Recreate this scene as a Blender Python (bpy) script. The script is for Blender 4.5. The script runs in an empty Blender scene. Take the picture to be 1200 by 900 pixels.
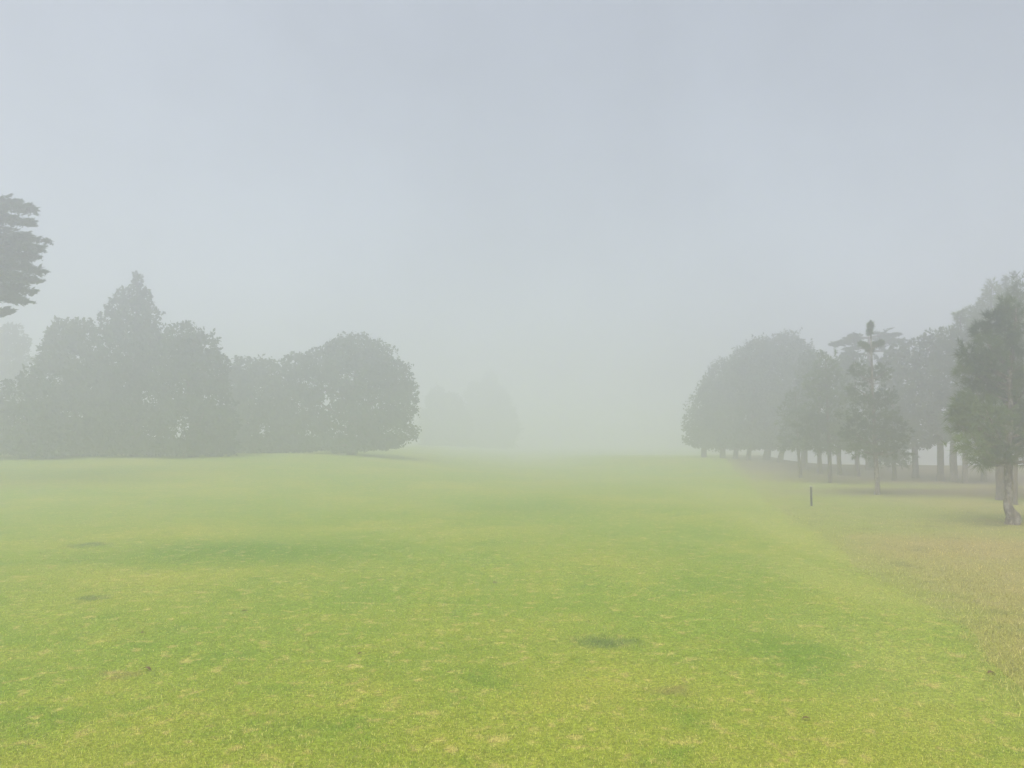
import bpy, math, random
import numpy as np
from mathutils import Vector

random.seed(7)
RNG = np.random.default_rng(11)
S = bpy.context.scene
COL = S.collection

# ------------------------------------------------------------------ camera
H, F, HOR = 2.0, 900.0, 515.0            # eye height, focal length and level line of the photo (1200x900 px)
PITCH = math.atan((HOR - 450) / F)
cd = bpy.data.cameras.new('camera')
cam = bpy.data.objects.new('camera', cd)
COL.objects.link(cam)
cam.location = (0, 0, H)
cam.rotation_euler = (math.pi / 2 + PITCH, 0, 0)
cd.sensor_width = 36.0
cd.lens = 36.0 * F / 1200.0
cd.clip_end = 3000
S.camera = cam


def ray(px, py):
    u, v = (px - 600) / F, (450 - py) / F
    c, s = math.cos(PITCH), math.sin(PITCH)
    return Vector((u, c - v * s, s + v * c))


def at(px, py, d):
    """the point in the world seen at a pixel of the photo at depth d"""
    r = ray(px, py)
    k = d / r.y
    return Vector((r.x * k, d, H + r.z * k))


# ------------------------------------------------------------------ terrain
EDGE = [(0, 2.2), (3, 3.1), (6, 4.0), (7.35, 4.43), (8, 4.67), (9.0, 4.95), (10.5, 5.2), (12.8, 5.67), (15, 6.2), (18.2, 6.8),
        (23.4, 7.9), (40, 12.0), (60, 16.5), (100, 26.0), (200, 45.0), (600, 100.0)]
EY = np.array([e[0] for e in EDGE], float)
EX = np.array([e[1] for e in EDGE], float)


def edge_x(y):
    y = np.asarray(y, float)
    return np.interp(y, EY, EX) + 0.05 * np.sin(y * 0.9) + 0.04 * np.sin(y * 2.3 + 1)


def sstep(a, b, x):
    t = np.clip((x - a) / (b - a), 0, 1)
    return t * t * (3 - 2 * t)


def ground_z(x, y):
    x = np.asarray(x, float)
    y = np.asarray(y, float)
    z = 0.035 * np.sin(x * 0.31 + 0.4) * np.sin(y * 0.27 + 1.0) + 0.02 * np.sin(x * 0.8 + y * 0.5)
    z = z * sstep(1.0, 7.0, y)
    # the ground falls away behind the row of pines
    z = z - 5.0 * sstep(0, 30, y - 49.0) * sstep(17, 24, x - 0.30 * (y - 50))
    # the turf rises towards the thicket
    z = z + 1.10 * sstep(20, 46, y) * sstep(3, -13, x)
    # and again, gently, under the far grove
    z = z + 0.55 * sstep(40, 58, y) * sstep(3, 10, x) * (1 - sstep(62, 110, y))
    # a low bank under the bushes
    z = z + 0.45 * sstep(-25, -33, x) * sstep(33, 44, y)
    return z


def gz(x, y):
    return float(ground_z(x, y))


# ------------------------------------------------------------------ node helpers
def new_mat(name):
    m = bpy.data.materials.new(name)
    m.use_nodes = True
    nt = m.node_tree
    b = nt.nodes['Principled BSDF']
    b.inputs['Specular IOR Level'].default_value = 0.15
    b.inputs['Roughness'].default_value = 0.85
    return m, nt, b


class NB:
    def __init__(self, nt):
        self.nt = nt

    def n(self, t, **kw):
        nd = self.nt.nodes.new(t)
        for k, v in kw.items():
            setattr(nd, k, v)
        return nd

    def put(self, sock, v):
        if hasattr(v, 'is_output'):
            self.nt.links.new(v, sock)
        else:
            sock.default_value = v

    def math(self, op, a, b=0.0, clamp=False):
        nd = self.n('ShaderNodeMath', operation=op, use_clamp=clamp)
        self.put(nd.inputs[0], a)
        self.put(nd.inputs[1], b)
        return nd.outputs[0]

    def vmath(self, op, a, b):
        nd = self.n('ShaderNodeVectorMath', operation=op)
        self.put(nd.inputs[0], a)
        self.put(nd.inputs[1], b)
        return nd

    def noise(self, vec, scale, detail=2.0, rough=0.5):
        nd = self.n('ShaderNodeTexNoise')
        self.put(nd.inputs['Vector'], vec)
        nd.inputs['Scale'].default_value = scale
        nd.inputs['Detail'].default_value = detail
        nd.inputs['Roughness'].default_value = rough
        return nd

    def ramp(self, v, a, b, lo=0.0, hi=1.0):
        nd = self.n('ShaderNodeMapRange', interpolation_type='SMOOTHSTEP')
        self.put(nd.inputs['Value'], v)
        nd.inputs['From Min'].default_value = a
        nd.inputs['From Max'].default_value = b
        nd.inputs['To Min'].default_value = lo
        nd.inputs['To Max'].default_value = hi
        return nd.outputs['Result']

    def mix(self, f, a, b, blend='MIX'):
        nd = self.n('ShaderNodeMix', data_type='RGBA', blend_type=blend)
        self.put(nd.inputs[0], f)
        self.put(nd.inputs[6], a if hasattr(a, 'is_output') else (*a, 1))
        self.put(nd.inputs[7], b if hasattr(b, 'is_output') else (*b, 1))
        return nd.outputs[2]


GREEN = (0.155, 0.222, 0.020)
YELLOW = (0.252, 0.262, 0.034)
DEEP = (0.098, 0.180, 0.012)
STRAW = (0.40, 0.32, 0.11)
SOIL = (0.16, 0.105, 0.06)
TAN = (0.235, 0.215, 0.054)
ROUGHG = (0.190, 0.225, 0.036)
LITTER = (0.115, 0.085, 0.052)


def patch(px, py, hw, hh):
    """a patch of turf: centre pixel and half sizes in pixels -> centre and half sizes in metres"""
    r = ray(px, py)
    k = -H / r.z
    d = r.y * k
    return (r.x * k, d, hw / F * d, max(0.05, hh * d * d / (H * F)))


def turf_color(nb, kind):
    """colour of the turf at a place; the same for the soil sheet and for the blades on it"""
    geo = nb.n('ShaderNodeNewGeometry')
    P = geo.outputs['Position']
    warp = nb.noise(P, 0.9, 3.0)
    off = nb.vmath('SUBTRACT', warp.outputs['Color'], (0.5, 0.5, 0.5)).outputs[0]
    sc = nb.n('ShaderNodeVectorMath', operation='SCALE')
    nb.put(sc.inputs[0], off)
    sc.inputs['Scale'].default_value = 1.1
    W = nb.vmath('ADD', P, sc.outputs[0]).outputs[0]
    fine_warp = nb.noise(P, 5.0, 3.0)
    sc2 = nb.n('ShaderNodeVectorMath', operation='SCALE')
    nb.put(sc2.inputs[0], nb.vmath('SUBTRACT', fine_warp.outputs['Color'], (0.5, 0.5, 0.5)).outputs[0])
    sc2.inputs['Scale'].default_value = 0.5
    W2 = nb.vmath('ADD', P, sc2.outputs[0]).outputs[0]

    def blob(vec, p, soft=0.7):
        a = nb.vmath('SUBTRACT', vec, (p[0], p[1], 0)).outputs[0]
        b = nb.vmath('MULTIPLY', a, (1 / p[2], 1 / p[3], 0)).outputs[0]
        ln = nb.n('ShaderNodeVectorMath', operation='LENGTH')
        nb.put(ln.inputs[0], b)
        return nb.ramp(ln.outputs['Value'], 1.0 + soft * 0.5, max(0.0, 1.0 - soft), 0, 1)

    big = nb.noise(P, 0.22, 3.0).outputs['Fac']
    mid = nb.noise(P, 1.3, 4.0, 0.6).outputs['Fac']
    small = nb.noise(P, 6.0, 4.0, 0.65).outputs['Fac']
    fine = nb.noise(P, 38.0, 3.0, 0.7).outputs['Fac']
    if kind == 'fairway':
        c = nb.mix(nb.ramp(big, 0.38, 0.72, 0, 0.7), GREEN, YELLOW)
        # sparser, yellower turf close by
        c = nb.mix(nb.math('MULTIPLY', blob(W, (0.5, 3.8, 7.0, 3.8), 0.9), 0.5), c, YELLOW)
        c = nb.mix(nb.ramp(mid, 0.5, 0.72, 0, 0.55), c, YELLOW)
        c = nb.mix(nb.ramp(mid, 0.48, 0.28, 0, 0.5), c, DEEP)
        # paler strip of turf that runs along the mown edge
        for p in ((3.30, 7.15, 0.99, 1.93), (4.61, 10.94, 0.69, 3.45), (5.96, 17.38, 0.87, 5.24), (7.48, 27.69, 1.80, 9.59)):
            c = nb.mix(nb.math('MULTIPLY', blob(W, p, 0.9), 0.5), c, (0.265, 0.285, 0.060))
        # deeper green, well watered areas
        for p, k in ((patch(290, 648, 175, 17), 0.95), (patch(620, 596, 90, 9), 0.6), (patch(935, 762, 75, 30), 0.75),
                     (patch(120, 660, 110, 9), 0.5), (patch(560, 770, 130, 30), 0.3), (patch(30, 850, 60, 25), 0.5),
                     (patch(330, 850, 110, 18), 0.3), (patch(850, 690, 60, 12), 0.3)):
            c = nb.mix(nb.math('MULTIPLY', blob(W, p, 0.9), k), c, DEEP)
        c = nb.mix(nb.math('MULTIPLY', nb.ramp(small, 0.53, 0.69), 0.62), c, STRAW)
        c = nb.mix(nb.math('MULTIPLY', nb.ramp(small, 0.44, 0.30), 0.45), c, DEEP)
        # old repaired spots and a bare scrape
        for p in (patch(105, 641, 24, 3.5), patch(106, 704, 20, 4), patch(712, 750, 44, 7.5)):
            c = nb.mix(nb.math('MULTIPLY', blob(W2, p, 0.9), 0.72), c, (0.060, 0.105, 0.030))
        for p in (patch(140, 791, 26, 4), patch(790, 808, 30, 6)):
            c = nb.mix(nb.math('MULTIPLY', blob(W2, p, 0.9), 0.42), c, SOIL)
        # earth at the foot of the bank
        c = nb.mix(nb.math('MULTIPLY', blob(W, (-36, 44, 10, 5), 0.8), 0.8), c, LITTER)
    else:
        c = nb.mix(nb.ramp(big, 0.35, 0.65), TAN, ROUGHG)
        for p, k in (((9.51, 23.12, 3.43, 6.28), 0.9), ((12.49, 33.80, 3.67, 10.80), 0.6), ((5.16, 9.64, 0.40, 1.16), 0.8), ((11.02, 16.16, 2.45, 1.35), 0.5)):
            c = nb.mix(nb.math('MULTIPLY', blob(W, p, 0.9), k), c, ROUGHG)
        for p, k in (((8.37, 14.11, 3.11, 2.29), 0.75), ((7.09, 10.29, 1.83, 2.09), 0.6), ((14.92, 21.41, 3.24, 1.51), 0.5)):
            c = nb.mix(nb.math('MULTIPLY', blob(W, p, 0.9), k), c, (0.265, 0.208, 0.072))
        c = nb.mix(nb.ramp(mid, 0.5, 0.72, 0, 0.5), c, (0.30, 0.25, 0.11))
        c = nb.mix(nb.ramp(mid, 0.46, 0.28, 0, 0.6), c, (0.12, 0.125, 0.04))
        c = nb.mix(nb.math('MULTIPLY', nb.ramp(small, 0.55, 0.72), 0.5), c, STRAW)
        # dropped needles under the pines
        for p, k in (((19, 29.5, 8, 3.0), 0.8), ((23, 40, 11, 8), 0.95), ((21, 50, 9, 8), 0.95), ((30, 62, 18, 16), 0.9)):
            c = nb.mix(nb.math('MULTIPLY', blob(W, p, 0.6), k), c, LITTER)
    # ragged change from mown to longer turf
    ed = nb.n('ShaderNodeAttribute', attribute_name='edge').outputs['Fac']
    rag = nb.math('ADD', ed, nb.math('MULTIPLY', nb.math('SUBTRACT', mid, 0.5), 1.6))
    if kind == 'fairway':
        c = nb.mix(nb.ramp(rag, 0.25, -0.25, 0, 0.7), c, (0.205, 0.215, 0.05))
    else:
        c = nb.mix(nb.ramp(rag, 0.8, 0.1, 0, 0.35), c, (0.205, 0.235, 0.040))
    return c, fine, small, P


def turf_mat(kind):
    m, nt, b = new_mat(kind + '_turf')
    nb = NB(nt)
    c, fine, small, P = turf_color(nb, kind)
    vor = nb.n('ShaderNodeTexVoronoi')
    nb.put(vor.inputs['Vector'], P)
    vor.inputs['Scale'].default_value = 55
    flecks = nb.ramp(fine, 0.34, 0.70, 0.62, 1.36)
    v2 = nb.ramp(vor.outputs['Distance'], 0.0, 0.7, 1.12, 0.84)
    hsv = nb.n('ShaderNodeHueSaturation')
    nb.put(hsv.inputs['Color'], c)
    nb.put(hsv.inputs['Value'], nb.math('MULTIPLY', flecks, v2))
    b.inputs['Specular IOR Level'].default_value = 0.05
    b.inputs['Roughness'].default_value = 0.95
    nb.put(b.inputs['Base Color'], hsv.outputs[0])
    bp = nb.n('ShaderNodeBump')
    bp.inputs['Strength'].default_value = 0.85
    bp.inputs['Distance'].default_value = 0.02
    nb.put(bp.inputs['Height'], fine)
    nb.put(b.inputs['Normal'], bp.outputs[0])
    return m


def blade_mat(kind):
    m, nt, b = new_mat(kind + '_blades')
    nb = NB(nt)
    c, fine, small, P = turf_color(nb, kind)
    at_ = nb.n('ShaderNodeAttribute', attribute_name='tint')
    t = at_.outputs['Fac']
    c = nb.mix(nb.ramp(t, 0.84, 0.99, 0, 0.7), c, (0.50, 0.42, 0.19))
    hsv = nb.n('ShaderNodeHueSaturation')
    nb.put(hsv.inputs['Color'], c)
    nb.put(hsv.inputs['Value'], nb.ramp(t, 0.0, 0.75, 0.88, 1.80))
    nb.put(b.inputs['Base Color'], hsv.outputs[0])
    b.inputs['Specular IOR Level'].default_value = 0.1
    b.inputs['Roughness'].default_value = 0.7
    tr = nb.n('ShaderNodeBsdfTranslucent')
    nb.put(tr.inputs['Color'], hsv.outputs[0])
    mx = nb.n('ShaderNodeMixShader')
    mx.inputs[0].default_value = 0.35
    nt.links.new(b.outputs[0], mx.inputs[1])
    nt.links.new(tr.outputs[0], mx.inputs[2])
    nt.links.new(mx.outputs[0], nt.nodes['Material Output'].inputs['Surface'])
    return m


def leaf_mat(name, dark, light, trans=0.3):
    m, nt, b = new_mat(name)
    nb = NB(nt)
    at_ = nb.n('ShaderNodeAttribute', attribute_name='tint')
    c = nb.mix(at_.outputs['Fac'], dark, light)
    nb.put(b.inputs['Base Color'], c)
    tr = nb.n('ShaderNodeBsdfTranslucent')
    nb.put(tr.inputs['Color'], c)
    mx = nb.n('ShaderNodeMixShader')
    mx.inputs[0].default_value = trans
    nt.links.new(b.outputs[0], mx.inputs[1])
    nt.links.new(tr.outputs[0], mx.inputs[2])
    nt.links.new(mx.outputs[0], nt.nodes['Material Output'].inputs['Surface'])
    return m


def bark_mat(name, dark, light, lichen=0.0):
    m, nt, b = new_mat(name)
    nb = NB(nt)
    tc = nb.n('ShaderNodeTexCoord')
    st = nb.vmath('MULTIPLY', tc.outputs['Object'], (1, 1, 0.25)).outputs[0]
    n1 = nb.noise(st, 26, 4, 0.65).outputs['Fac']
    n2 = nb.noise(tc.outputs['Object'], 7, 3, 0.6).outputs['Fac']
    c = nb.mix(nb.ramp(n1, 0.35, 0.65), dark, light)
    if lichen:
        c = nb.mix(nb.ramp(n2, 0.50, 0.62, 0, lichen), c, (0.36, 0.34, 0.30))
    nb.put(b.inputs['Base Color'], c)
    bp = nb.n('ShaderNodeBump')
    bp.inputs['Strength'].default_value = 0.8
    bp.inputs['Distance'].default_value = 0.03
    nb.put(bp.inputs['Height'], n1)
    nb.put(b.inputs['Normal'], bp.outputs[0])
    return m


M_FAIR, M_ROUGH = turf_mat('fairway'), turf_mat('rough')
M_FBL, M_RBL = blade_mat('fairway'), blade_mat('rough')
M_PINE = leaf_mat('pine_needles', (0.034, 0.062, 0.027), (0.14, 0.19, 0.052))
M_DARK = leaf_mat('dark_foliage', (0.034, 0.056, 0.030), (0.074, 0.112, 0.045))
M_BROAD = leaf_mat('broad_foliage', (0.036, 0.058, 0.030), (0.10, 0.135, 0.055))
M_BARK = bark_mat('pine_bark', (0.05, 0.038, 0.030), (0.15, 0.115, 0.09))
M_PALE = bark_mat('lichen_bark', (0.06, 0.045, 0.036), (0.17, 0.132, 0.105), 0.5)

# ------------------------------------------------------------------ mesh helpers


def mesh_obj(name, verts, faces, mat, parent=None, tint=None, smooth=False, edge=None):
    """verts (N,3); faces: (M,k) index array; links ONE mesh object"""
    verts = np.asarray(verts, np.float32)
    faces = np.asarray(faces, np.int32)
    me = bpy.data.meshes.new(name)
    k = faces.shape[1]
    me.vertices.add(len(verts))
    me.vertices.foreach_set('co', verts.ravel())
    me.loops.add(faces.size)
    me.loops.foreach_set('vertex_index', faces.ravel())
    me.polygons.add(len(faces))
    me.polygons.foreach_set('loop_start', np.arange(0, faces.size, k, dtype=np.int32))
    me.polygons.foreach_set('loop_total', np.full(len(faces), k, np.int32))
    me.update(calc_edges=True)
    if smooth:
        me.polygons.foreach_set('use_smooth', np.ones(len(faces), bool))
    if tint is not None:
        a = me.attributes.new('tint', 'FLOAT', 'POINT')
        a.data.foreach_set('value', np.asarray(tint, np.float32))
    if edge is not None:
        a = me.attributes.new('edge', 'FLOAT', 'POINT')
        a.data.foreach_set('value', np.asarray(edge, np.float32))
    me.materials.append(mat)
    o = bpy.data.objects.new(name, me)
    COL.objects.link(o)
    if parent:
        o.parent = parent
    return o


def empty(name, loc):
    o = bpy.data.objects.new(name, None)
    o.empty_display_size = 0.3
    o.location = loc
    COL.objects.link(o)
    return o


def tag(o, label, cat, group=None):
    o['label'] = label
    o['category'] = cat
    if group:
        o['group'] = group


def tube(pts, radii, sides=9, rough=0.0):
    pts = [Vector(p) for p in pts]
    # smooth the polyline (Catmull-Rom)
    P, R = [], []
    n = len(pts)
    for i in range(n - 1):
        p0, p1, p2, p3 = pts[max(i - 1, 0)], pts[i], pts[i + 1], pts[min(i + 2, n - 1)]
        for s in range(4):
            t = s / 4
            P.append(0.5 * ((2 * p1) + (p2 - p0) * t + (2 * p0 - 5 * p1 + 4 * p2 - p3) * t * t + (3 * p1 - p0 - 3 * p2 + p3) * t ** 3))
            R.append(radii[i] * (1 - t) + radii[i + 1] * t)
    P.append(pts[-1])
    R.append(radii[-1])
    vs, fs = [], []
    for i, (p, r) in enumerate(zip(P, R)):
        d = (P[min(i + 1, len(P) - 1)] - P[max(i - 1, 0)]).normalized()
        a = d.cross(Vector((0.31, 0.95, 0.05))).normalized()
        b = d.cross(a)
        for k in range(sides):
            an = 2 * math.pi * k / sides
            rr = r * (1 + rough * (random.random() - 0.5))
            vs.append(p + (a * math.cos(an) + b * math.sin(an)) * rr)
        if i:
            for k in range(sides):
                k2 = (k + 1) % sides
                fs.append(((i - 1) * sides + k, (i - 1) * sides + k2, i * sides + k2, i * sides + k))
    return vs, fs


def join(parts):
    V, Fc = [], []
    for vs, fs in parts:
        b = len(V)
        V += [tuple(v) for v in vs]
        Fc += [tuple(i + b for i in f) for f in fs]
    return V, Fc


def lump(d, seed, f):
    """smooth bumpy number in about -1..1 for direction/position rows d"""
    r = np.random.default_rng(seed)
    s = np.zeros(len(d))
    for i in range(6):
        k = r.normal(size=3) * f
        s += np.sin(d @ k + r.uniform(0, 6.28))
    return s / 3.2


def unit(v):
    return v / (np.linalg.norm(v, axis=1, keepdims=True) + 1e-9)


def blob_points(blobs, density, shell=0.45, seed=1, bumpy=0.22):
    """points through the crown's volume, more of them near its bumpy outside; returns points and outward directions"""
    r = np.random.default_rng(seed)
    Ps, Ds, Bs = [], [], []
    for i, (c, rad) in enumerate(blobs):
        c, rad = np.array(c), np.array(rad)
        n = max(70, int(density * 4.2 * (rad[0] * rad[1] + rad[0] * rad[2] + rad[1] * rad[2])))
        d = unit(r.normal(size=(n, 3)))
        u = r.random(n)
        rr = (shell + (1 - shell) * u) ** 0.6
        rr *= 1 + bumpy * lump(d, seed * 31 + i, 3.2) + 0.5 * bumpy * lump(d, seed * 17 + i, 8)
        # twigs that stick out of the crown
        m = n // 30
        if m > 3:
            td = unit(r.normal(size=(m, 3)) + np.array([0, 0, 0.35]))
            f = np.repeat(np.arange(m), 7)[: 7 * m]
            q = np.arange(7 * m)
            d[q] = unit(td[f] + r.normal(size=(7 * m, 3)) * 0.05)
            rr[q] = (1 + bumpy * lump(td[f], seed * 31 + i, 3.2) + 0.5 * bumpy * lump(td[f], seed * 17 + i, 8)) * np.tile(np.linspace(0.86, 1.0, 7), m)
            rr[q] *= 1 + np.tile(np.linspace(0, 1, 7), m) * np.repeat(r.random(m) ** 1.5 * 0.26, 7)
        p = c + d * rad * rr[:, None]
        Ps.append(p)
        Ds.append(d)
        Bs.append(np.full(n, i))
    P, D, B = np.concatenate(Ps), np.concatenate(Ds), np.concatenate(Bs)
    # gaps: holes where a slow 3-D noise is low
    g = lump(P / max(0.5, np.mean([b[1][0] for b in blobs])), seed + 5, 5.0)
    keep = g > -1.05
    return P[keep], D[keep], B[keep]


def leaves_quads(P, D, size, seed, droop=0.2):
    r = np.random.default_rng(seed)
    n = len(P)
    ax = unit(D * 0.6 + r.normal(size=(n, 3)) * 0.8 + np.array([0, 0, -droop]))
    sd = unit(np.cross(ax, r.normal(size=(n, 3))))
    L = size * (0.6 + 0.8 * r.random(n))[:, None]
    Wd = L * (0.42 + 0.2 * r.random(n))[:, None]
    a = P - ax * L * 0.5
    b = P + sd * Wd * 0.5
    c = P + ax * L * 0.5
    e = P - sd * Wd * 0.5
    V = np.stack([a, b, c, e], 1).reshape(-1, 3)
    Fc = np.arange(4 * n).reshape(n, 4)
    return V, Fc


def needle_tufts(P, D, length, width, per, seed, up=0.5, spread=0.9):
    r = np.random.default_rng(seed)
    n = len(P)
    ax = unit(D * np.array([1, 1, 0.6]) + np.array([0, 0, up]) + r.normal(size=(n, 3)) * 0.35)
    ax = np.repeat(ax, per, 0)
    base = np.repeat(P, per, 0)
    m = len(base)
    d = unit(ax + r.normal(size=(m, 3)) * spread * 0.62)
    L = length * (0.65 + 0.6 * r.random(m))[:, None]
    sd = unit(np.cross(d, r.normal(size=(m, 3)))) * width * 0.5
    base = base + ax * (r.random(m)[:, None] - 0.5) * length * 0.5
    tip = base + d * L + np.array([0, 0, -0.18]) * L
    V = np.stack([base - sd, base + sd, tip], 1).reshape(-1, 3)
    Fc = np.arange(3 * m).reshape(m, 3)
    return V, Fc


def tint_for(P, B, blobs, seed, lo=0.05, hi=0.75, extra=None):
    r = np.random.default_rng(seed + 99)
    t = 0.42 + 0.30 * lump(P, seed, 1.6) + 0.22 * (r.random(len(P)) - 0.5)
    bt = r.uniform(-0.12, 0.12, len(blobs))
    t = t + bt[B]
    if extra:
        for i, v in extra.items():
            t = np.where(B == i, t + v, t)
    return np.clip(t, lo, hi if not extra else 1.0)


def make_tree(name, label, cat, d, base, blobs, trunk=None, style='broad', mat=None, bark=None, dens=None, size=None,
              group=None, limbs=True, limb_parts=False, tw=8, extra=None, seed=None, depth=0.8, bumpy=0.22, trunk_top=None,
              needle=(0.2, 0.012, 12), shell=0.45, fork=None):
    """d: distance; base: (px, py) of the foot in the photo; blobs: crown clumps (px, py, rx, ry[, depth offset m])
    trunk: [(px, py, width px)...] upward from the foot"""
    seed = seed or random.randint(1, 99999)
    foot = at(base[0], base[1], d)
    x, y = foot.x, foot.y
    z = gz(x, y)
    root = empty(name, (x, y, z))
    tag(root, label, cat, group)
    o = Vector((x, y, z))
    r = random.Random(seed)
    bl = []
    for b in blobs:
        dz = b[4] if len(b) > 4 else r.uniform(-0.3, 0.3) * b[2] / F * d
        c = at(b[0], b[1], d + dz) - o
        rx, rz = b[2] / F * d, b[3] / F * d
        bl.append((tuple(c), (rx, rx * depth, rz)))
    # trunk
    parts = []
    if trunk:
        pts = [Vector((0, 0, -0.12))] + [at(p[0], p[1], d) - o for p in trunk]
        rad = [trunk[0][2] * 0.5 / F * d * 1.15] + [p[2] * 0.5 / F * d for p in trunk]
    else:
        top = max(b[0][2] + 0.3 * b[1][2] for b in bl)
        hi = max(bl, key=lambda b: b[0][2])[0]
        w = tw * 0.5 / F * d
        pts = [Vector((0, 0, -0.12)), Vector((0, 0, 0.05)), Vector((r.uniform(-.06, .06), 0, top * 0.22)),
               Vector((hi[0] * 0.3 + r.uniform(-.1, .1), hi[1] * 0.3, top * 0.5)), Vector((hi[0] * 0.7, hi[1] * 0.7, top * 0.78)), Vector((hi[0], hi[1], top))]
        rad = [w * 1.35, w * 1.25, w, w * 0.75, w * 0.45, w * 0.15]
    parts.append(tube(pts, rad, 10, 0.12))
    limb_list = []
    low = fork if fork else 0.92 * min(c[2] for c, _ in bl)
    if limbs:
        for c, rr in bl:
            for k in range(2 if limb_parts else 1):
                tgt = Vector(c) + Vector((r.uniform(-.6, .6) * rr[0], r.uniform(-.6, .6) * rr[1], r.uniform(-.1, .6) * rr[2]))
                hz = max(low, tgt.z - 0.5 * math.hypot(tgt.x, tgt.y) - 0.1)
                # start on the trunk's centre line
                for i in range(len(pts) - 1):
                    if pts[i].z <= hz <= pts[i + 1].z:
                        t = (hz - pts[i].z) / max(1e-6, pts[i + 1].z - pts[i].z)
                        st = pts[i].lerp(pts[i + 1], t)
                        rs = rad[i] * (1 - t) + rad[i + 1] * t
                        break
                else:
                    continue
                mid = st.lerp(tgt, 0.5) + Vector((0, 0, -0.08 * (tgt - st).length))
                limb_list.append(tube([st, mid, tgt], [rs * 0.5, rs * 0.34, rs * 0.1], 6))
    bark = bark or M_BARK
    if not limb_parts:
        parts += limb_list
    V, Fc = join(parts)
    mesh_obj('trunk', V, Fc, bark, root, smooth=True)
    if limb_parts:
        for V, Fc in limb_list:
            mesh_obj('limb', [tuple(v) for v in V], Fc, bark, root, smooth=True)
    # crown
    if style == 'pine':
        P, D, B = blob_points(bl, (dens or 14) * 2.6, 0.25, seed, bumpy)
        V, Fc = needle_tufts(P, D, needle[0] * 1.1, needle[1] * 1.25, needle[2], seed)
        t = np.repeat(tint_for(P, B, bl, seed, extra=extra), needle[2] * 3)
        mat = mat or M_PINE
    else:
        P, D, B = blob_points(bl, (dens or 26) * 4.2, shell, seed, bumpy)
        V, Fc = leaves_quads(P, D, (size or 0.2) * 1.08, seed)
        t = np.repeat(tint_for(P, B, bl, seed, extra=extra), 4)
        mat = mat or M_BROAD
    mesh_obj('crown', V, Fc, mat, root, tint=t)
    return root


# ------------------------------------------------------------------ ground sheets
def grid(xs_of_row, ys, name, mat):
    V = []
    for y, xs in zip(ys, xs_of_row):
        V.append(np.stack([xs, np.full_like(xs, y), ground_z(xs, y)], 1))
    n = len(xs_of_row[0])
    V = np.concatenate(V)
    i = np.arange(len(ys) - 1)[:, None] * n + np.arange(n - 1)[None, :]
    i = i.ravel()
    Fc = np.stack([i, i + 1, i + n + 1, i + n], 1)
    o = mesh_obj(name, V, Fc, mat, smooth=True, edge=np.abs(V[:, 0] - edge_x(V[:, 1])))
    o['kind'] = 'structure'
    return o


YS = np.concatenate([np.linspace(-260, -20, 9), np.linspace(-14, 1, 8), np.arange(1.5, 20, 0.25), np.arange(20, 70, 0.8), np.linspace(71, 420, 40)])
T = np.concatenate([[0, .02, .05, .1, .15, .2, .3, .4, .5, .6, .7, .85, 1, 1.3, 1.6, 2, 2.5, 3, 3.5, 4, 5, 6, 7, 8, 9, 10, 12, 14, 16, 18, 20, 22, 24, 26, 28, 30, 33, 36, 40, 45, 50, 60, 80, 110, 160, 230, 320]])
grid([edge_x(y) - T[::-1] for y in YS], YS, 'fairway', M_FAIR)
grid([edge_x(y) + T for y in YS], YS, 'rough', M_ROUGH)


# ------------------------------------------------------------------ grass blades
def blades(name, n, kind, mat, y0, y1, hgt, wid):
    r = np.random.default_rng(5 if kind == 'fairway' else 6)
    u = r.random(n * 3)
    y = 1 / (1 / y0 + u * (1 / y1 - 1 / y0))          # thinner with distance
    x = (r.random(len(y)) * 2 - 1) * (0.72 * y + 0.8)
    e = edge_x(y)
    wob = 0.16 * r.normal(size=len(y))
    ok = (x + wob < e) if kind == 'fairway' else (x + wob > e)
    x, y = x[ok][:n], y[ok][:n]
    n = len(x)
    z = ground_z(x, y) - 0.003
    an = r.random(n) * 2 * math.pi
    lean = 0.25 + 1.0 * r.random(n)
    L = hgt * (0.5 + r.random(n))
    # longer tussocks in the darker spots
    for p in (patch(105, 641, 26, 4), patch(106, 704, 20, 4), patch(712, 750, 46, 8)):
        L = np.where(((x - p[0]) / p[2]) ** 2 + ((y - p[1]) / p[3]) ** 2 < 1, L * 1.5, L)
    dirv = np.stack([np.cos(an) * np.sin(lean), np.sin(an) * np.sin(lean), np.cos(lean)], 1)
    s = an + math.pi / 2 + r.normal(size=n) * 0.5
    sd = np.stack([np.cos(s), np.sin(s), np.zeros(n)], 1) * (wid * (0.6 + 0.8 * r.random(n)))[:, None] * 0.5
    b = np.stack([x, y, z], 1)
    tip = b + dirv * L[:, None]
    V = np.stack([b - sd, b + sd, tip], 1).reshape(-1, 3)
    o = mesh_obj(name, V, np.arange(3 * n).reshape(n, 3), mat, tint=np.repeat(r.random(n), 3), edge=np.repeat(np.abs(x - edge_x(y)), 3))
    o['kind'] = 'stuff'
    tag(o, 'short green mown grass blades across the near fairway' if kind == 'fairway' else 'longer tan and olive grass blades of the rough beside the fairway', 'grass')
    return o


blades('fairway_grass', 650000, 'fairway', M_FBL, 3.5, 22, 0.018, 0.0038)
blades('rough_grass', 130000, 'rough', M_RBL, 5.0, 23, 0.046, 0.0052)

# ------------------------------------------------------------------ trees beside the fairway on the pine side
G_ROW = 'pines and trees of the row along the rough'
G_FAR = 'trees of the fogged grove at the far end of the row'
G_BUSH = 'trees of the thicket across the fairway'

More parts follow.
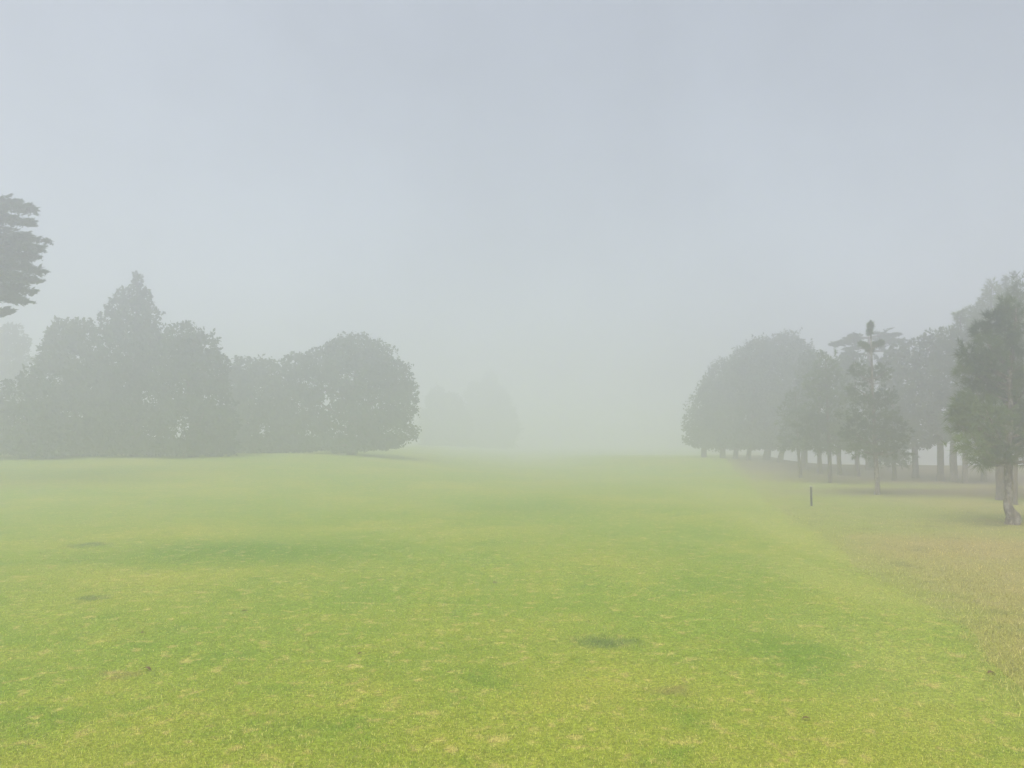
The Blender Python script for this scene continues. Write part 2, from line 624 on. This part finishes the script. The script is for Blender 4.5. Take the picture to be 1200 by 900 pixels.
make_tree('pine_tree', 'nearest pine with crooked lichen-spotted trunk, hooked swollen foot and yellow-green lower branch', 'pine tree', 18.3, (1186, 613),
          [(1192, 375, 14, 26, 0.1), (1178, 392, 12, 20, -0.3), (1160, 405, 14, 14, -0.5), (1195, 420, 32, 32, 0.2), (1155, 425, 22, 14, -0.3), (1135, 415, 14, 12, -0.2), (1132, 432, 12, 9, 0.5), (1205, 460, 45, 32, 0.1),
           (1148, 462, 26, 18, 0.3), (1130, 472, 14, 10, -0.2), (1130, 500, 18, 14, 0.1), (1160, 490, 32, 22, -0.6), (1195, 500, 40, 26, 0.6), (1138, 522, 22, 16, -0.5), (1150, 538, 15, 11, -0.3), (1165, 520, 26, 16, 0.4), (1225, 500, 45, 40, 0.0), (1215, 530, 30, 14, 0.2), (1122, 486, 9, 8, 0), (1142, 492, 22, 18, 0.4), (1168, 450, 26, 24, 0.5), (1178, 530, 16, 10, -0.3), (1150, 388, 12, 10, 0.2), (1166, 376, 12, 12, 0), (1146, 444, 20, 14, 0.2), (1178, 362, 9, 12, 0.1), (1172, 425, 22, 20, 0.4)],
          trunk=[(1187, 612, 17), (1187, 606, 16), (1184, 600, 12), (1181, 592, 9.5), (1182, 580, 8.5), (1182.5, 565, 9), (1181.5, 558, 9), (1182, 545, 9), (1181, 520, 8.5), (1184, 480, 7), (1183, 440, 5.5), (1188, 400, 3.5), (1191, 360, 1.5)],
          style='pine', bark=M_PALE, dens=18, group=G_ROW, limb_parts=True, extra={13: 0.55, 10: 0.25, 14: 0.3, 2: 0.15}, needle=(0.19, 0.0085, 18), bumpy=0.34)

make_tree('pine_tree', 'pine with pompom tuft on its tall bare leader, slender trunk with a forked stub', 'pine tree', 28.5, (1028, 578),
          [(1020, 382, 2.6, 5, 0), (1019, 389, 2.2, 4, 0), (1010, 403, 3, 2, 0.2), (1015, 406, 3.5, 2, -.2), (1026, 404, 3.5, 2.2, .1), (1032, 402, 3, 3, -.1), (1020, 410, 4, 2, 0.2), (1005, 433, 12, 10, -.2), (1034, 436, 14, 11, .1), (1018, 440, 14, 8, .3), (1008, 460, 18, 13, .3), (1037, 466, 18, 14, -.2), (1022, 485, 30, 18, 0),
           (1002, 502, 17, 15, -.2), (1045, 505, 22, 16, .2), (1025, 515, 32, 15, 0), (1012, 528, 20, 8, 0.1), (1042, 528, 19, 8, 0.1)],
          trunk=[(1028, 578, 6.5), (1028, 570, 5.5), (1027, 550, 5), (1025.5, 530, 4.8), (1024, 490, 4), (1022, 440, 2.6), (1021, 405, 1.8), (1020, 380, 1.0)],
          style='pine', bark=M_PALE, dens=32, group=G_ROW, limb_parts=True, needle=(0.115, 0.011, 14), bumpy=0.3)

make_tree('pine_tree', 'small rounded pine on a thin straight trunk, first beyond the pompom pine', 'pine tree', 35.5, (973, 566),
          [(968, 432, 15, 18), (958, 452, 18, 18), (980, 455, 20, 20), (968, 480, 28, 20), (950, 497, 18, 17), (990, 500, 20, 18), (970, 512, 30, 16), (960, 523, 14, 9), (985, 523, 14, 9)],
          trunk=[(973, 565, 5.5), (973, 558, 4.6), (972, 535, 4.2), (970, 490, 3.2), (968, 440, 1.5), (968, 420, 0.8)], style='pine', dens=13, group=G_ROW, needle=(0.2, 0.02, 11))

make_tree('pine_tree', 'slim low pine on a thin trunk, farther along the edge than the marker post', 'pine tree', 40.0, (938, 560),
          [(932, 470, 11, 15), (926, 487, 14, 14), (940, 490, 14, 16), (932, 508, 20, 14), (930, 520, 18, 9)],
          trunk=[(938, 559, 4.2), (938, 552, 3.6), (936, 535, 3.2), (934, 500, 2.2), (932, 460, 0.9)], style='pine', dens=13, group=G_ROW, needle=(0.2, 0.02, 11))

make_tree('pine_tree', 'tall pale pine with thick dark trunk just behind the crooked pine', 'pine tree', 25.8, (1173, 585),
          [(1197, 340, 12, 17), (1188, 362, 18, 20), (1205, 385, 34, 28), (1180, 398, 20, 22), (1215, 430, 42, 36), (1186, 440, 24, 30), (1180, 485, 26, 26), (1215, 490, 40, 34), (1172, 520, 18, 12)],
          trunk=[(1173, 584, 12), (1173, 575, 10.5), (1172, 550, 10), (1173, 515, 9), (1182, 450, 7), (1192, 390, 4), (1196, 345, 1.5)], style='pine', dens=22, group=G_ROW, needle=(0.19, 0.015, 11), limb_parts=True)

make_tree('pine_tree', 'thin-stemmed pine whose trunk rises close behind the crooked trunk of the nearest pine', 'pine tree', 24.2, (1190, 589),
          [(1212, 450, 24, 26), (1225, 480, 30, 26), (1210, 510, 22, 18), (1232, 520, 26, 16)],
          trunk=[(1190, 589, 5.5), (1190, 580, 5), (1190, 550, 4.6), (1194, 510, 4), (1205, 460, 2), (1212, 430, 1)], style='pine', dens=13, group=G_ROW, needle=(0.19, 0.016, 11))

make_tree('pine_tree', 'tall pine with twin pointed tips above the crooked pine, trunk in the needle litter', 'pine tree', 37.5, (1153, 563),
          [(1162, 340, 9, 13), (1158, 357, 14, 13), (1174, 350, 8, 12), (1166, 376, 22, 19), (1150, 388, 14, 15), (1170, 405, 28, 24), (1152, 420, 20, 22), (1162, 450, 28, 28), (1155, 490, 26, 26), (1150, 522, 16, 10), (1140, 368, 11, 12), (1180, 380, 18, 20), (1185, 330, 9, 12), (1184, 350, 14, 16)],
          trunk=[(1153, 561, 7), (1153, 552, 6), (1154, 530, 5.6), (1156, 480, 4.5), (1160, 400, 3), (1162, 335, 1)], style='pine', dens=17, group=G_ROW, needle=(0.21, 0.021, 10), extra={0: .15, 1: .15, 3: .15, 2: .15})

make_tree('pine_tree', 'pale pine with one short spike on its shoulder, beside the twin-tipped pine', 'pine tree', 36.0, (1131, 565),
          [(1125, 372, 5, 9), (1128, 388, 12, 12), (1140, 395, 16, 14), (1124, 410, 16, 18), (1140, 420, 20, 20), (1126, 445, 22, 22), (1138, 475, 24, 24), (1126, 505, 20, 20), (1112, 397, 12, 13), (1110, 425, 16, 18), (1145, 375, 10, 12)],
          trunk=[(1131, 563, 7), (1131, 555, 6.2), (1131, 530, 5.6), (1130, 480, 4.5), (1128, 420, 2.5), (1125, 370, 0.8)], style='pine', dens=17, group=G_ROW, needle=(0.21, 0.021, 10), extra={0: .2, 1: .2, 2: .2, 3: .1})

make_tree('broadleaf_tree', 'tree whose short trunk splits into a fan of limbs between straight trunks', 'tree', 37.0, (1118, 563),
          [(1108, 480, 22, 22), (1122, 470, 18, 20), (1112, 505, 24, 15), (1128, 498, 16, 16)],
          trunk=[(1118, 562, 9), (1118, 554, 8), (1117, 540, 8), (1117, 530, 7.5), (1116, 500, 3), (1114, 470, 1)], dens=22, size=0.16, group=G_ROW, tw=9, fork=0.75)

make_tree('broadleaf_tree', 'bushy crowned tree with thick straight trunk next to the fan-limbed tree', 'tree', 38.0, (1102, 562),
          [(1097, 400, 14, 14), (1088, 412, 16, 15), (1108, 412, 13, 14), (1090, 436, 24, 22), (1108, 445, 20, 22), (1082, 465, 24, 24), (1105, 480, 26, 24), (1090, 505, 28, 20), (1118, 388, 4, 7)],
          trunk=[(1102, 561, 9), (1102, 553, 7.5), (1102, 530, 7), (1100, 480, 5.5), (1097, 400, 2)], dens=24, size=0.17, group=G_ROW)

make_tree('broadleaf_tree', 'broad dim tree, its trunk alone in the pale gap beyond the pompom pine', 'tree', 40.5, (1073, 559),
          [(1072, 408, 14, 14), (1052, 412, 13, 12), (1045, 432, 18, 18), (1060, 428, 16, 16), (1080, 430, 14, 16), (1066, 455, 24, 24), (1072, 490, 30, 24), (1052, 500, 20, 18), (1075, 515, 26, 12)],
          trunk=[(1073, 556, 8), (1073, 550, 7), (1072, 530, 6.4), (1071, 480, 5), (1070, 410, 1.6)], dens=22, size=0.18, group=G_ROW)

make_tree('pine_tree', 'shaggy low-branched pine drooping towards the litter behind the pompom pine', 'pine tree', 37.5, (1048, 563),
          [(1046, 470, 20, 18), (1040, 495, 22, 18), (1056, 500, 20, 18), (1042, 522, 24, 15), (1050, 538, 18, 10), (1032, 540, 14, 9)],
          trunk=[(1048, 560, 5), (1048, 552, 4.5), (1047, 530, 4), (1046, 480, 2.5), (1046, 455, 1)], style='pine', dens=14, mat=M_DARK, group=G_ROW, needle=(0.2, 0.022, 11))


def flat_cypress(name, label, cat, d, base, tiers, trunk, group, dens=60, seed=3, size=0.16, inner=None, mat=None):
    """a wind-shaped cypress: long level boughs, each with flat sprays of foliage that end in spiky tips.
    tiers: (root px, root py, tip px, tip py, half thickness px, spread m)"""
    foot = at(base[0], base[1], d)
    z = gz(foot.x, foot.y)
    o = Vector((foot.x, foot.y, z))
    root = empty(name, o)
    tag(root, label, cat, group)
    r = np.random.default_rng(seed)
    pts = [Vector((0, 0, -0.15))] + [at(p[0], p[1], d) - o for p in trunk]
    rad = [trunk[0][2] * 0.6 / F * d] + [p[2] * 0.5 / F * d for p in trunk]
    mesh_obj('trunk', *[[tuple(v) for v in a] for a in tube(pts, rad, 10, 0.1)], M_BARK, root, smooth=True)
    Ps, Ds = [], []
    for (x0, y0, x1, y1, th, sp) in tiers:
        dz0, dz1 = r.uniform(-0.3, 0.3), r.uniform(-1, 1) * sp
        a, b = at(x0, y0, d + dz0) - o, at(x1, y1, d + dz1) - o
        L = (b - a).length
        mid = a.lerp(b, 0.5) + Vector((0, 0, 0.05 * L))
        V, Fc = tube([a, mid, b], [0.07, 0.05, 0.012], 6)
        mesh_obj('limb', [tuple(v) for v in V], Fc, M_BARK, root, smooth=True)
        axis = np.array((b - a).normalized())
        side = unit(np.cross(axis, [0, 0, 1.0])[None])[0]
        thm = th / F * d
        ntw = max(10, int(L * 13))
        per = max(10, int(dens / 10))
        for k in range(ntw):
            t = 0.12 + 0.88 * r.random() ** 0.7
            c0 = np.array(a) * (1 - t) + np.array(b) * t
            c0[2] += 0.2 * L * t * (1 - t) + r.normal() * thm * 0.85 * (1.15 - t)
            sg = 1 if r.random() < .5 else -1
            dv = axis * (0.55 + 0.6 * r.random()) + side * sg * (0.2 + 0.9 * r.random()) * (1.25 - t) + np.array([0, 0, r.normal() * 0.36 - 0.05])
            dv /= np.linalg.norm(dv)
            ln = sp * (0.3 + 0.6 * r.random()) * (1.2 - 0.75 * t)
            u = r.random(per)
            q = c0[None] + dv[None] * (u * ln)[:, None] + r.normal(size=(per, 3)) * (0.055 * (1.15 - u))[:, None]
            q[:, 2] += -0.10 * ln * u * u
            Ps.append(q)
            Ds.append(np.tile(dv, (per, 1)) + np.array([0, 0, 0.1]))
    P, D = np.concatenate(Ps), np.concatenate(Ds)
    n = len(P)
    ax = unit(D + r.normal(size=(n, 3)) * 0.35)
    sd = unit(np.cross(ax, r.normal(size=(n, 3)) * 0.6 + np.array([0, 0, 1])))
    Lf = size * (0.6 + 0.9 * r.random(n))[:, None]
    V = np.stack([P - ax * Lf * .5 - sd * Lf * .2, P - ax * Lf * .5 + sd * Lf * .2, P + ax * Lf * .7], 1).reshape(-1, 3)
    Fc = np.arange(3 * n).reshape(n, 3)
    t = np.repeat(np.clip(0.35 + 0.3 * lump(P, seed, 2.0) + 0.2 * (r.random(n) - .5), 0, .8), 3)
    mesh_obj('crown', V, Fc, mat or M_DARK, root, tint=t)
    return root


flat_cypress('cypress_tree', 'flat-topped cypress with a level umbrella bough showing behind the pompom pine tip', 'cypress tree', 46.0, (1019, 553),
             [(1018, 402, 976, 404, 3.5, .9), (1018, 396, 990, 398, 4, 1.0), (1018, 396, 1050, 392, 3.5, 1.0), (1018, 402, 1056, 400, 5, 1.1), (1018, 408, 992, 412, 5, 1.0), (1018, 412, 1048, 414, 6, 1.1), (1018, 416, 988, 418, 6, 1.1),
              (1018, 430, 985, 430, 10, 1.3), (1018, 430, 1052, 430, 10, 1.3), (1018, 450, 985, 452, 14, 1.4), (1018, 450, 1055, 452, 14, 1.4), (1018, 475, 980, 480, 18, 1.5), (1018, 475, 1058, 480, 18, 1.5), (1018, 500, 985, 508, 18, 1.5), (1018, 500, 1055, 508, 18, 1.5)],
             [(1019, 546, 9), (1018, 520, 8), (1018, 460, 6), (1018, 395, 2)], G_ROW, dens=300, seed=8, size=0.2)

BACK = [('slender tree with its trunk second in the pale gap left of the pompom pine', 42.0, 1005, 557, [(1002, 428, 17, 16), (1000, 450, 20, 20), (1008, 485, 20, 20), (998, 508, 20, 18)], 6),
        ('slender tree with its trunk third in the pale gap left of the pompom pine', 43.0, 984, 556, [(986, 428, 15, 14), (984, 448, 20, 20), (988, 470, 16, 18), (984, 495, 20, 18), (980, 512, 18, 12)], 6),
        ('slender tree whose trunk stands just left of the small rounded pine trunk', 44.0, 961, 555, [(960, 424, 15, 14), (952, 445, 18, 18), (955, 470, 18, 20), (952, 495, 20, 18), (958, 512, 16, 12)], 6)]
for lab, d, px, py, bl, tw in BACK:
    make_tree('broadleaf_tree', lab, 'tree', d, (px, py), bl, trunk=[(px, py, tw), (px, py - 6, tw * .9), (px - 1, py - 28, tw * .8), (bl[0][0], bl[0][1] + 20, tw * .4), (bl[0][0], bl[0][1] - 8, 1)],
              dens=18, size=0.19, group=G_ROW)

FAR = [('outermost tree of the fogged grove, low and nearly lost in fog beside the open fairway', 62.0, 825, 540, [(826, 478, 17, 22), (816, 496, 15, 17), (838, 495, 18, 20), (826, 508, 20, 10)], 7),
       ('second tree of the fogged grove counted from the open fairway, with sloping crown', 60.0, 847, 541, [(846, 446, 20, 22), (832, 462, 16, 20), (858, 462, 22, 24), (845, 488, 24, 22), (850, 505, 24, 12)], 7),
       ('leaning-stemmed tree under the rising shoulder of the fogged dome grove', 58.0, 862, 541, [(870, 430, 20, 22), (858, 440, 14, 18), (878, 455, 24, 26), (866, 485, 24, 24), (866, 506, 22, 12)], 6),
       ('thin dim tree standing close against the leaning-stemmed one in the fogged grove', 55.0, 877, 543, [(886, 418, 18, 20), (876, 440, 20, 22), (890, 460, 22, 26), (882, 490, 22, 22), (880, 508, 20, 10)], 6),
       ('highest tree of the fogged grove, domed crown on a thick trunk', 56.0, 898, 543, [(914, 410, 18, 20), (926, 408, 14, 18), (900, 418, 16, 18), (915, 435, 30, 28), (900, 470, 28, 28), (920, 490, 28, 26), (902, 508, 24, 12)], 9),
       ('slanting-trunked tree beside the thick trunk under the highest dome of the grove', 53.0, 914, 545, [(936, 418, 18, 20), (944, 430, 14, 18), (930, 450, 22, 26), (920, 480, 22, 24), (916, 506, 18, 12)], 7),
       ('stout low-forking tree nearest the slim low pine at the end of the grove', 47.0, 942, 549, [(946, 428, 12, 16), (950, 445, 16, 20), (944, 470, 20, 22), (942, 498, 22, 20), (940, 514, 18, 8)], 8)]
for lab, d, px, py, bl, tw in FAR:
    bl = bl + [(px - 6, 517, 17, 9), (px + 9, 518, 17, 9)]
    make_tree('broadleaf_tree', lab, 'tree', d, (px, py), bl, trunk=[(px, py, tw * 1.2), (px, py - 5, tw), (px + (bl[0][0] - px) * .2, py - 24, tw * .8), (px + (bl[0][0] - px) * .6, (py + bl[0][1]) / 2, tw * .5), (bl[0][0], bl[0][1], 1)],
              dens=34, size=0.18, mat=M_DARK, group=G_FAR)

# ------------------------------------------------------------------ across the fairway
flat_cypress('cypress_tree', 'big dark cypress reaching into view with ragged level boughs and spiky tips', 'cypress tree', 28.0, (-150, 578),
             [(-120, 245, 22, 238, 8, .8), (-120, 258, 38, 246, 8, .9), (-120, 270, 40, 262, 9, .9), (-120, 285, 30, 276, 9, .9), (-120, 285, 58, 284, 8, .8), (-120, 300, 50, 292, 9, .9), (-120, 312, 42, 300, 10, 1.0),
              (-120, 320, 48, 318, 9, .9), (-120, 330, 46, 330, 9, .9), (-120, 335, 38, 342, 9, .9), (-120, 340, 30, 354, 9, .9), (-120, 345, 14, 368, 8, .8), (-120, 300, 10, 310, 14, 1.2), (-120, 270, 10, 270, 12, 1.2),
              (-120, 340, 0, 345, 12, 1.2), (-150, 260, -300, 250, 20, 1.5), (-150, 300, -320, 300, 25, 1.6), (-150, 340, -300, 350, 20, 1.5), (-140, 230, -60, 222, 16, 1.2), (-140, 230, -220, 222, 16, 1.2),
              (-100, 262, 14, 256, 9, 1.0), (-100, 292, 20, 290, 10, 1.1), (-100, 322, 24, 326, 10, 1.1), (-100, 340, 16, 350, 10, 1.0), (-100, 305, 30, 306, 9, 1.0), (-100, 252, 0, 246, 9, 1.0), (-100, 350, -4, 366, 9, 1.0)],
             [(-150, 556, 34), (-150, 540, 28), (-146, 460, 24), (-140, 340, 16), (-138, 240, 5)], None, dens=420, seed=21, size=0.13)

make_tree('broadleaf_tree', 'spindly pale tree in the fog beneath the big dark cypress', 'tree', 60.0, (8, 528),
          [(12, 392, 12, 14), (0, 405, 16, 16), (26, 402, 10, 14), (12, 425, 24, 18), (-10, 440, 20, 22), (20, 455, 18, 22)], dens=12, size=0.32, group=G_BUSH, tw=4, shell=0.2)
make_tree('leafy_bush', 'low dark bush at the foot of the bank, farthest out below the cypress', 'bush', 40.0, (28, 533),
          [(36, 446, 14, 20), (18, 465, 22, 22), (48, 465, 20, 24), (28, 495, 36, 26), (5, 495, 28, 26), (55, 500, 26, 24), (30, 515, 36, 14), (-20, 500, 30, 26), (10, 526, 30, 8), (50, 527, 28, 8)], dens=22, size=0.2, mat=M_DARK, group=G_BUSH, tw=6)
make_tree('broadleaf_tree', 'round tree with twiggy spiky top between the low bush and the pointed conifer', 'tree', 43.0, (88, 533),
          [(72, 392, 22, 20), (95, 395, 20, 22), (60, 415, 18, 24), (88, 420, 34, 28), (70, 450, 34, 32), (105, 455, 36, 34), (85, 490, 48, 30), (60, 505, 34, 22), (115, 505, 32, 22), (75, 523, 36, 10), (112, 525, 28, 9)], dens=24, size=0.21, mat=M_BROAD, group=G_BUSH, tw=8)
make_tree('conifer_tree', 'tallest tree of the thicket, conifer with one pointed tip and a lower shoulder', 'conifer', 43.5, (158, 533),
          [(161, 330, 6, 12), (160, 343, 11, 11), (170, 352, 10, 12), (141, 347, 8, 12), (138, 362, 14, 14), (160, 366, 20, 18), (176, 374, 13, 16), (128, 380, 14, 16), (150, 388, 28, 20), (172, 398, 22, 20), (150, 418, 40, 26), (178, 430, 28, 30), (135, 450, 34, 32), (165, 465, 42, 36), (150, 495, 48, 28), (125, 505, 28, 22), (138, 522, 34, 11), (175, 524, 32, 10)], dens=24, size=0.2, mat=M_DARK, group=G_BUSH, tw=9, bumpy=0.28)
make_tree('broadleaf_tree', 'full round tree on the fairway side of the pointed conifer', 'tree', 42.5, (226, 534),
          [(214, 398, 24, 20), (236, 410, 20, 20), (205, 418, 24, 24), (232, 432, 30, 28), (252, 440, 18, 24), (210, 455, 34, 34), (245, 468, 28, 32), (262, 425, 6, 10), (220, 495, 46, 28), (255, 502, 26, 22), (208, 524, 34, 10), (246, 524, 34, 10)], dens=24, size=0.21, mat=M_DARK, group=G_BUSH, tw=9)
make_tree('leafy_bush', 'low even-topped tall bush filling the dip between two rounded trees', 'bush', 50.0, (300, 531),
          [(290, 435, 20, 18), (312, 438, 20, 18), (280, 450, 18, 22), (300, 465, 34, 28), (325, 470, 22, 28), (300, 498, 42, 24), (275, 498, 26, 22), (285, 522, 36, 9), (318, 521, 34, 9)], dens=22, size=0.24, group=G_BUSH, tw=7)
make_tree('broadleaf_tree', 'wide domed tree with a small bright hole through its crown', 'tree', 50.0, (412, 531),
          [(420, 414, 26, 22), (400, 416, 22, 20), (440, 424, 22, 20), (378, 425, 20, 20), (346, 430, 16, 18), (420, 440, 42, 28), (465, 446, 20, 24), (360, 450, 26, 24), (470, 470, 20, 28), (440, 475, 38, 34), (345, 478, 22, 30), (410, 500, 34, 26), (455, 505, 32, 20), (360, 506, 28, 20), (335, 500, 18, 22), (398, 462, 14, 20), (368, 466, 13, 12), (372, 492, 14, 14), (350, 521, 36, 9), (400, 521, 40, 9), (438, 520, 34, 8)], dens=24, size=0.22, mat=M_DARK, group=G_BUSH, tw=10)
make_tree('broadleaf_tree', 'faint far tree with a blunt raised top dissolving in the fog', 'tree', 138.0, (562, 526),
          [(574, 452, 11, 14), (560, 464, 16, 16), (582, 470, 16, 18), (566, 488, 26, 22), (590, 495, 18, 18), (570, 512, 34, 18)], dens=20, size=0.34, mat=M_DARK, group=G_BUSH, tw=5)
make_tree('broadleaf_tree', 'faint low tree in the fog between the wide domed tree and the far blunt-topped one', 'tree', 124.0, (518, 527),
          [(512, 470, 14, 14), (528, 475, 16, 16), (515, 492, 24, 18), (535, 498, 20, 16), (520, 512, 32, 18)], dens=20, size=0.3, mat=M_DARK, group=G_BUSH, tw=5)

# ------------------------------------------------------------------ marker post
fp = at(951, 592, 23.4)
fz = gz(fp.x, fp.y)
post = empty('marker_post', (fp.x, fp.y, fz))
tag(post, 'short dark wooden stake with pale cap standing in the rough', 'marker post')
m_stake = bark_mat('dark_stake', (0.035, 0.030, 0.026), (0.075, 0.062, 0.05))
m_cap, _nt, _b = new_mat('pale_cap')
_b.inputs['Base Color'].default_value = (0.36, 0.35, 0.32, 1)


def box(x0, x1, y0, y1, z0, z1, ch=0.006):
    v, f = [], []
    for (zz, k) in ((z0, 0), (z1 - ch, 0), (z1, ch)):
        v += [(x0 + k, y0 + k, zz), (x1 - k, y0 + k, zz), (x1 - k, y1 - k, zz), (x0 + k, y1 - k, zz)]
    for i in (0, 4):
        for k in range(4):
            f.append((i + k, i + (k + 1) % 4, i + 4 + (k + 1) % 4, i + 4 + k))
    f += [(8, 9, 10, 11), (3, 2, 1, 0)]
    return v, f


v, f = box(-0.024, 0.024, -0.024, 0.024, -0.15, 0.575)
mesh_obj('stake', v, f, m_stake, post)
v, f = box(-0.029, 0.029, -0.029, 0.029, 0.56, 0.60)
mesh_obj('cap', v, f, m_cap, post)

# ------------------------------------------------------------------ fallen leaves
m_leaf, nt, b = new_mat('dry_leaf')
b.inputs['Base Color'].default_value = (0.09, 0.05, 0.025, 1)
vs, fs = [], []
NL = 7
for i in range(NL):
    t = i / (NL - 1)
    w = 0.26 * math.sin(math.pi * (0.06 + 0.88 * t)) ** 0.8
    zc = 0.16 * (1 - (2 * t - 1) ** 2)
    for k in (-1, 0, 1):
        vs.append((t - 0.5, k * w, zc * (1 - 0.0 * abs(k)) + 0.14 * abs(k) * math.sin(math.pi * t) + 0.02 * k))
    if i:
        for k in (0, 1):
            q = (i - 1) * 3 + k
            fs.append((q, q + 1, q + 4, q + 3))
proto = None
for i, (px, py, s, rz) in enumerate([(286, 720, .09, .2), (168, 745, .07, 1.2), (422, 769, .06, .7), (172, 787, .10, -.3), (580, 682, .09, .1), (1162, 793, .09, .1), (945, 844, .075, -.15), (690, 727, .05, 1.0)]):
    r = ray(px, py)
    k = -H / r.z
    if proto is None:
        proto = mesh_obj('fallen_leaf', vs, fs, m_leaf, smooth=True)
        tag(proto, 'small curled dry brown leaf lying on the turf', 'leaf', 'dry leaves fallen on the turf')
        o = proto
    else:
        o = proto.copy()
        COL.objects.link(o)
    o.location = (r.x * k, r.y * k, gz(r.x * k, r.y * k) + 0.012)
    o.scale = (s * .8, s * .8, s * .6)
    o.rotation_euler = (0.1 * (i % 3 - 1), 0.12 * (i % 2), rz)

# ------------------------------------------------------------------ fog
DENSITY = 0.0238
hv = [(sx * 430, sy, sz) for sz in (-8.0, 13.2) for sx, sy in ((-1, -300), (1, -300), (1, 460), (-1, 460))]
hf = [(3, 2, 1, 0), (4, 5, 6, 7), (0, 1, 5, 4), (1, 2, 6, 5), (2, 3, 7, 6), (3, 0, 4, 7)]
mh = bpy.data.materials.new('fog')
mh.use_nodes = True
nt = mh.node_tree
nt.nodes.clear()
pv = nt.nodes.new('ShaderNodeVolumePrincipled')
pv.inputs['Color'].default_value = (0.902, 0.908, 1.0, 1)
pv.inputs['Density'].default_value = DENSITY
pv.inputs['Anisotropy'].default_value = 0.585
out = nt.nodes.new('ShaderNodeOutputMaterial')
nt.links.new(pv.outputs[0], out.inputs['Volume'])
haze = mesh_obj('haze', hv, hf, mh)
haze['kind'] = 'stuff'
tag(haze, 'pale even fog over the whole golf course', 'fog')

# ------------------------------------------------------------------ light
SUN_EL, SUN_AZ = 62.0, -148.0             # azimuth from +Y, positive towards +X
w = bpy.data.worlds.new('World')
S.world = w
w.use_nodes = True
nt = w.node_tree
nb = NB(nt)
bg = nt.nodes['Background']
sky = nb.n('ShaderNodeTexSky', sky_type='NISHITA')
sky.sun_disc = False
sky.sun_elevation = math.radians(SUN_EL)
sky.sun_rotation = math.radians(SUN_AZ)
sky.dust_density = 4.0
sky.air_density = 1.0
hs = nb.n('ShaderNodeHueSaturation')
nb.put(hs.inputs['Color'], sky.outputs[0])
hs.inputs['Saturation'].default_value = 0.36
tcw = nb.n('ShaderNodeTexCoord')
cl = nb.noise(tcw.outputs['Generated'], 2.6, 4.0, 0.55).outputs['Fac']
cm = nb.ramp(cl, 0.25, 0.75, 0.90, 1.10)                     # uneven thickness of the cloud deck
vm = nb.n('ShaderNodeVectorMath', operation='SCALE')
nt.links.new(hs.outputs[0], vm.inputs[0])
nt.links.new(cm, vm.inputs['Scale'])
nt.links.new(nb.vmath('MULTIPLY', vm.outputs[0], (0.955, 1.0, 0.995)).outputs[0], bg.inputs['Color'])
bg.inputs['Strength'].default_value = 0.15

sl = bpy.data.lights.new('sun', 'SUN')
sl.energy = 4.5
sl.angle = math.radians(50)
sl.color = (1.0, 0.965, 0.91)
so = bpy.data.objects.new('sun', sl)
COL.objects.link(so)
el, az = math.radians(SUN_EL), math.radians(SUN_AZ)
dirv = Vector((math.sin(az) * math.cos(el), math.cos(az) * math.cos(el), math.sin(el)))
so.rotation_euler = dirv.to_track_quat('Z', 'Y').to_euler()
so.location = dirv * 60

# ------------------------------------------------------------------ render
S.render.engine = 'CYCLES'
S.view_settings.view_transform = 'Standard'
S.view_settings.look = 'None'
S.view_settings.exposure = 0.25
S.view_settings.gamma = 1.0
S.view_settings.use_curve_mapping = False
c = S.cycles
c.max_bounces = 8
c.volume_bounces = 4
c.diffuse_bounces = 3
c.transmission_bounces = 4
c.use_denoising = True
try:
    c.denoiser = 'OPENIMAGEDENOISE'
    c.denoising_input_passes = 'RGB_ALBEDO_NORMAL'
except Exception:
    pass
